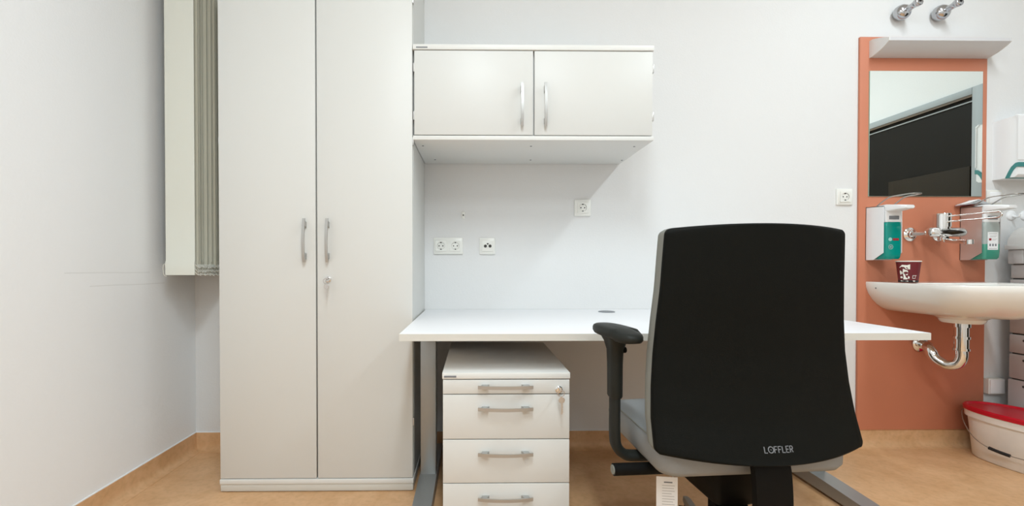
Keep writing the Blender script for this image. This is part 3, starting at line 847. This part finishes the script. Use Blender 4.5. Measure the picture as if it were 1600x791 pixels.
# ------------------------------------------------------------------ soap dispensers
def dispenser(name, x0, label, body_m, bottle_m, full):
    x1 = x0 + .094; yb = OY; yf = OY - .098; z0, z1 = .972, 1.245
    t = thing(name, label, 'soap dispenser', ((x0 + x1) / 2, OY, z0), 0, 'arm-lever soap dispensers on the orange board')
    b = MB()
    side = [(yb, z0), (yf + .055, z0 + .0), (yf, z0 + .035), (yf, z1 - .006), (yb, z1)]
    b.prism(side, 'x', x0, x0 + .0025); b.prism(side, 'x', x1 - .0025, x1)
    b.box((x0, yb - .003, z0), (x1, yb, z1)); b.loft([[(x0, yf, z1 - .006), (x1, yf, z1 - .006), (x1, yf, z1 - .009), (x0, yf, z1 - .009)], [(x0, yb, z1), (x1, yb, z1), (x1, yb, z1 - .003), (x0, yb, z1 - .003)]])
    b.build('housing', M[body_m], t)
    # bottle
    b = MB()
    L = []
    for z, s in ((z0 + .004, .86), (z0 + .012, .96), (z0 + .03, 1), (z0 + .165, 1), (z0 + .185, .97), (z0 + .195, .8)):
        L.append([(a, c, z) for a, c in rrect((x0 + x1) / 2, yf + .036, .082 * s, .088 * s, .012, 4)])
    b.loft(L); bo = b.build('bottle', M[bottle_m], t, smooth=50)
    # white pump head with spout block
    b = MB(); b.box((x0 + .006, yf - .006, z0 + .186), (x1 - .006, yf + .06, z1 - .012), .006); b.build('pump_head', M['white_plastic'], t)
    b = MB(); b.box((x0 + .022, yf - .0085, z0 + .200), (x1 - .022, yf - .005, z0 + .218), .002); b.build('pump_badge', M['grey_print'], t)
    # lever plate + wire loop
    b = MB()
    b.loft([[(a, y, z) for a, z in rrect((x0 + x1) / 2, zc, w_, h_, .005, 3)] for y, zc, w_, h_ in ((yf + .045, z1 - .012, .080, .024), (yf - .004, z1 - .016, .082, .034), (yf - .03, z1 - .017, .076, .028), (yf - .06, z1 - .018, .064, .021), (yf - .08, z1 - .0195, .05, .018), (yf - .088, z1 - .020, .04, .012))])
    lv = b.build('lever_plate', M['white_plastic'], t, smooth=50)
    b = MB(); xa, xb = x0 + .006, x1 - .010
    pts = [(xa, yf + .045, z1 - .004), (xa, yf + .01, z1 + .018), (xa + .002, yf - .025, z1 + .034), (xa + .004, yf - .07, z1 + .036), (xa + .014, yf - .115, z1 + .037), ((xa + xb) / 2, yf - .125, z1 + .037), (xb - .014, yf - .115, z1 + .037), (xb - .004, yf - .07, z1 + .036), (xb - .002, yf - .025, z1 + .034), (xb, yf + .01, z1 + .018), (xb, yf + .045, z1 - .004)]
    b.tube(smoothpath(pts, 4), .0030, 8); b.build('wire_lever', M['wire'], t, smooth=60)
    return t, bo, x0, x1, yf, z0
t, bo, x0, x1, yf, z0 = dispenser('soap_dispenser', 2.026, 'white-sided soap dispenser with teal bottle left of the tap', 'white_plastic', 'teal', 1)
yq = yf - .0085
b = MB(); b.box((x0 + .040, yq - .0004, z0 + .096), (x0 + .070, yq, z0 + .107)); b.build('red_label', M['red_print'], bo)
b = MB(); b.lathe((x0 + .027, yq, z0 + .1015), '-y', [(.009, 0), (.009, .0004)], 18); b.lathe((x0 + .030, yq, z0 + .064), '-y', [(.012, 0), (.012, .0003), (.009, .0003), (.009, 0)], 18); b.lathe((x0 + .030, yq, z0 + .064), '-y', [(.005, 0), (.005, .0004)], 12); b.build('white_emblem', M['pale_teal'], bo)
t, bo, x0, x1, yf, z0 = dispenser('soap_dispenser', 2.521, 'steel-sided soap dispenser with labelled bottle right of the tap', 'steel', 'bottle_grey', .3)
yq = yf - .0085
b = MB()
for z, s in ((z0 + .003, .87), (z0 + .011, .975), (z0 + .03, 1.012), (z0 + .075, 1.012), (z0 + .0751, .9)):
    pass
b.loft([[(a, c, z) for a, c in rrect((x0 + x1) / 2, yf + .036, .082 * s, .088 * s, .012, 4)] for z, s in ((z0 + .003, .87), (z0 + .011, .972), (z0 + .03, 1.010), (z0 + .078, 1.010), (z0 + .079, 1.0))], True, True)
b.build('liquid', M['teal_liquid'], bo, smooth=50)
b = MB(); b.box((x0 + .020, yq - .0008, z0 + .050), (x0 + .072, yq, z0 + .138)); lb = b.build('paper_label', M['label'], bo)
b = MB(); b.box((x0 + .026, yq - .0011, z0 + .096), (x0 + .038, yq - .0008, z0 + .107)); b.build('red_square', M['red_print'], bo)
b = MB()
for zz, xa, xb, hh in ((.128, .026, .066, .003), (.118, .030, .066, .002), (.113, .030, .060, .002), (.102, .042, .066, .002), (.097, .042, .060, .002), (.055, .026, .066, .003)):
    b.box((x0 + xa, yq - .0011, z0 + zz), (x0 + xb, yq - .0008, z0 + zz + hh))
b.build('printed_text', M['faint_print'], bo)
b = MB()
for xa in (.028, .042, .056):
    b.box((x0 + xa, yq - .0011, z0 + .068), (x0 + xa + .008, yq - .0008, z0 + .080))
b.build('pictograms', M['grey_print'], bo)

# tented leaflet lying on the right dispenser
t = thing('leaflet', 'tented white leaflet with dark red cover lying on the steel-sided dispenser', 'booklet', (2.56, 2.2, 1.245))
def sheet(b, z, h, x0, x1, ya, yb, th):
    n = 10; lo, up = [], []
    for i in range(n + 1):
        f_ = i / n; x = x0 + (x1 - x0) * f_; zz = z + h * (1 - abs(2 * f_ - 1)) ** 1.2
        lo.append((x, zz)); up.append((x, zz + th))
    b.prism(lo + up[::-1], 'y', ya, yb)
b = MB(); sheet(b, 1.249, .006, 2.487, 2.535, 2.19, 2.236, .0022); b.build('cover', M['maroon'], t)
b = MB(); sheet(b, 1.2515, .014, 2.489, 2.628, 2.188, 2.234, .0015); sheet(b, 1.255, .017, 2.49, 2.63, 2.190, 2.235, .0015); sheet(b, 1.258, .021, 2.495, 2.625, 2.188, 2.232, .0015); b.build('pages', M['label'], t)

# ------------------------------------------------------------------ paper cup
cxp, cyp, cz0 = 2.142, 2.13, RIM + .0005
t = thing('paper_cup', 'maroon paper cup with white print standing on the washbasin rim', 'cup', (cxp, cyp, cz0))
b = MB(); R0, R1, CH = .0355, .046, .104
b.lathe((cxp, cyp, cz0), 'z', [(R0 - .003, .004), (R0 - .002, 0), (R0, 0), (R1, CH), (R1 - .002, CH), (R0 - .0015, .006)], 40, True, True); cup = b.build('body', M['maroon'], t, smooth=50)
b = MB(); ring = [(cxp + R1 * math.cos(a), cyp + R1 * math.sin(a), cz0 + CH) for a in [2 * PI * i / 40 for i in range(41)]]; b.tube(ring, .0025, 8, cap=False); b.build('rim', M['cream'], t, smooth=60)
b = MB(); b.lathe((cxp, cyp, cz0), 'z', [(R0 + .0004, .0005), (R0 + .0004 + .0014 * 1, .012), (R0 + .0002 + .0014, .0121)], 40, False, False); b.build('base_band', M['cup_black'], cup)
def cup_patch(b, poly):
    """poly in (angle in degrees from facing -y, height 0..1)"""
    def P(a, hh, o):
        r = R0 + (R1 - R0) * hh + o; aa = math.radians(a - 90 - 45)
        return (cxp + r * math.cos(aa), cyp + r * math.sin(aa), cz0 + CH * hh)
    vs = [b.bm.verts.new(P(a, hh, .0009)) for a, hh in poly]
    b.bm.faces.new(vs)
def subdivide_poly(poly, n=4):
    out = []
    for (a, h_), (c, d_) in zip(poly, poly[1:] + poly[:1]):
        for k in range(n): out.append((a + (c - a) * k / n, h_ + (d_ - h_) * k / n))
    return out
b = MB()
for poly in ([(-48, .70), (-30, .84), (-6, .82), (8, .86), (8, .62), (-12, .64), (-20, .74)], [(-44, .58), (-34, .52), (-30, .44), (-42, .36), (-46, .46)], [(-26, .66), (-14, .60), (-4, .58), (0, .48), (-10, .52), (-20, .50), (-30, .40)], [(-28, .46), (-18, .40), (-12, .24), (-2, .20), (-4, .15), (-28, .15), (-24, .26)], [(-14, .38), (0, .42), (-6, .34)], [(-46, .28), (-34, .30), (-28, .22), (-44, .20)], [(0, .32), (8, .26), (4, .16), (-2, .22)]):
    cup_patch(b, poly)
b.build('white_print', M['cream'], cup)
b = MB()
for poly in ([(22, .34), (46, .34), (46, .32), (22, .32)], [(22, .34), (24, .34), (24, .20), (22, .20)], [(22, .21), (40, .21), (40, .19), (22, .19)], [(38, .34), (40, .34), (40, .20), (38, .20)], [(-44, .10), (0, .09), (0, .05), (-44, .06)], [(24, .10), (40, .10), (40, .06), (30, .05)]):
    cup_patch(b, subdivide_poly(poly, 3))
b.build('small_print', M['cream'], cup)

# ------------------------------------------------------------------ paper towel dispenser
t = thing('towel_dispenser', 'white paper towel dispenser with teal front on the wall right of the mirror', 'towel dispenser', (2.83, WY, 1.388))
TX0, TX1, TY = 2.702, 2.985, WY - .108
prof = [(WY, 1.388), (TY + .012, 1.388), (TY, 1.398), (TY, 1.685), (TY + .012, 1.694), (WY, 1.690)]
b = MB(); b.prism(prof, 'x', TX0, TX1); b.build('housing', M['white_plastic'], t, bev=0)
b = MB()
arc = [(WY - .058, 1.386), (WY - .070, 1.415), (WY - .083, 1.440), (WY - .100, 1.456), (TY - .004, 1.458)]
inn = [(TY - .004, 1.436), (WY - .101, 1.435), (WY - .091, 1.423), (WY - .082, 1.405), (WY - .074, 1.386)]
b.prism(arc + inn, 'x', TX0 - .004, TX1 + .004); b.build('teal_trim', M['teal_dark'], t)
b = MB(); b.prism([(TY - .003, 1.470), (TY - .003, 1.690), (TY + .010, 1.700), (TY + .012, 1.690), (TY + .001, 1.684), (TY + .001, 1.470)], 'x', TX0 - .003, TX1 + .003); b.build('front_cover', M['white_plastic'], t)
# towel hooks
for hx, lab in ((2.804, 'small white plastic wall hook nearest the right soap dispenser'), (2.876, 'small white plastic wall hook farther right above the grey hood')):
    t = thing('towel_hook', lab, 'hook', (hx, WY, 1.2), 0, 'white hooks under the towel dispenser')
    b = MB(); b.lathe((hx, WY, 1.205), '-y', [(.026, 0), (.026, .003), (.02, .007), (.008, .009)], 24); b.build('disc', M['white_plastic'], t, smooth=60)
    b = MB(); b.tube(smoothpath([(hx, WY - .006, 1.205), (hx, WY - .022, 1.196), (hx, WY - .032, 1.198), (hx, WY - .036, 1.21)], 4), .006, 10); b.build('prong', M['white_plastic'], t, smooth=60)

# ------------------------------------------------------------------ grey tower of boxes with hood
t = thing('storage_tower', 'tall grey plastic storage tower with rounded hood right of the washbasin', 'storage unit', (2.86, 2.1, 0))
GX0, GX1, GY0, GY1 = 2.715, 3.0, 2.05, 2.185
b = MB()
hp = [(GX0 - .012, 1.047), (GX0 - .008, 1.075), (GX0 + .012, 1.108), (GX0 + .045, 1.132), (GX0 + .09, 1.143), (GX1 - .03, 1.143), (GX1, 1.12), (GX1, 1.047)]
b.prism(hp, 'y', GY0 - .01, GY1); b.build('hood', M['grey_lid'], t, smooth=40)
b = MB(); b.box((GX0 - .022, GY0 - .014, 1.024), (GX1, GY1 + .004, 1.047), .003); b.build('hood_rim', M['grey_lid'], t)
b = MB(); b.box((GX0 - .008, GY0, .952), (GX1, GY1, 1.024), .004); b.box((GX0 - .012, 2.12, .954), (GX0 - .007, 2.16, 1.022), .002); b.build('collar', M['grey_box'], t)
zz = [.952, .877, .601, .502, .373, .02]
for k in range(5):
    b = MB(); b.box((GX0 + (.0 if k else .004), GY0 + .004, zz[k + 1] + .0035), (GX1, GY1 - (.004 if k < 4 else 0), zz[k] - .0035), .004)
    dw = b.build('drawer', M['grey_box'], t)
    b = MB()
    for y in (2.085, 2.12):
        b.lathe((GX0 + (.0 if k else .004), y, zz[k] - .03), '-x', [(.006, 0), (.006, .0008)], 12)
    b.build('screw_hole', M['tower_dot'], dw)
b = MB(); b.box((GX0 + .01, GY0 + .01, .02), (GX1 - .005, GY1 - .01, .96)); b.box((GX0 + .03, GY0 + .03, 0), (GX1 - .03, GY1 - .03, .02)); b.build('frame', M['dark_gap'], t)

# ------------------------------------------------------------------ bucket
BX, BYC, BA = 2.585, 1.94, math.radians(16)
def oval(a, bb_, z, n=48):
    ca, sa = math.cos(BA), math.sin(BA); out = []
    for i in range(n):
        q = 2 * PI * i / n
        u = bb_ * math.copysign(abs(math.cos(q)) ** .9, math.cos(q)); v = a * math.copysign(abs(math.sin(q)) ** .9, math.sin(q))
        out.append((BX + u * ca - v * sa, BYC + u * sa + v * ca, z))
    return out
t = thing('bucket', 'oval white plastic bucket with red lid on the floor below the washbasin', 'bucket', (BX, BYC, 0), BA)
b = MB()
b.loft([oval(.227, .098, 0.0), oval(.233, .104, .006), oval(.250, .122, .196), oval(.260, .132, .198), oval(.262, .134, .232), oval(.254, .126, .232), oval(.242, .114, .19), oval(.222, .096, .012)])
b.build('body', M['bucket'], t, smooth=50)
b = MB(); b.loft([oval(.259, .131, .226), oval(.266, .138, .230), oval(.267, .139, .246), oval(.262, .134, .252), oval(.254, .126, .252), oval(.248, .120, .245), oval(.16, .07, .246), oval(.05, .02, .246)]); b.build('lid', M['red_lid'], t, smooth=40)
ca, sa = math.cos(BA), math.sin(BA)
def bl(u, v, z): return (BX + u * ca - v * sa, BYC + u * sa + v * ca, z)
path = smoothpath([bl(-.03, .2595, .215), bl(-.050, .257, .205), bl(-.085, .232, .165), bl(-.120, .185, .118), bl(-.138, .13, .090), bl(-.142, .06, .078), bl(-.142, -.02, .080), bl(-.140, -.10, .092), bl(-.125, -.18, .118), bl(-.09, -.23, .165), bl(-.05, -.257, .205), bl(-.03, -.2595, .215)], 6)
b = MB(); b.tube(path, .0021, 8); hd = b.build('handle', M['wire'], t, smooth=60)
b = MB(); b.tube(smoothpath([bl(-.1395, .118, .0865), bl(-.1412, .085, .081), bl(-.1422, .048, .0775)], 6), .0075, 14); b.build('grip', M['handle_black'], hd, smooth=60)

bpy.context.view_layer.update()
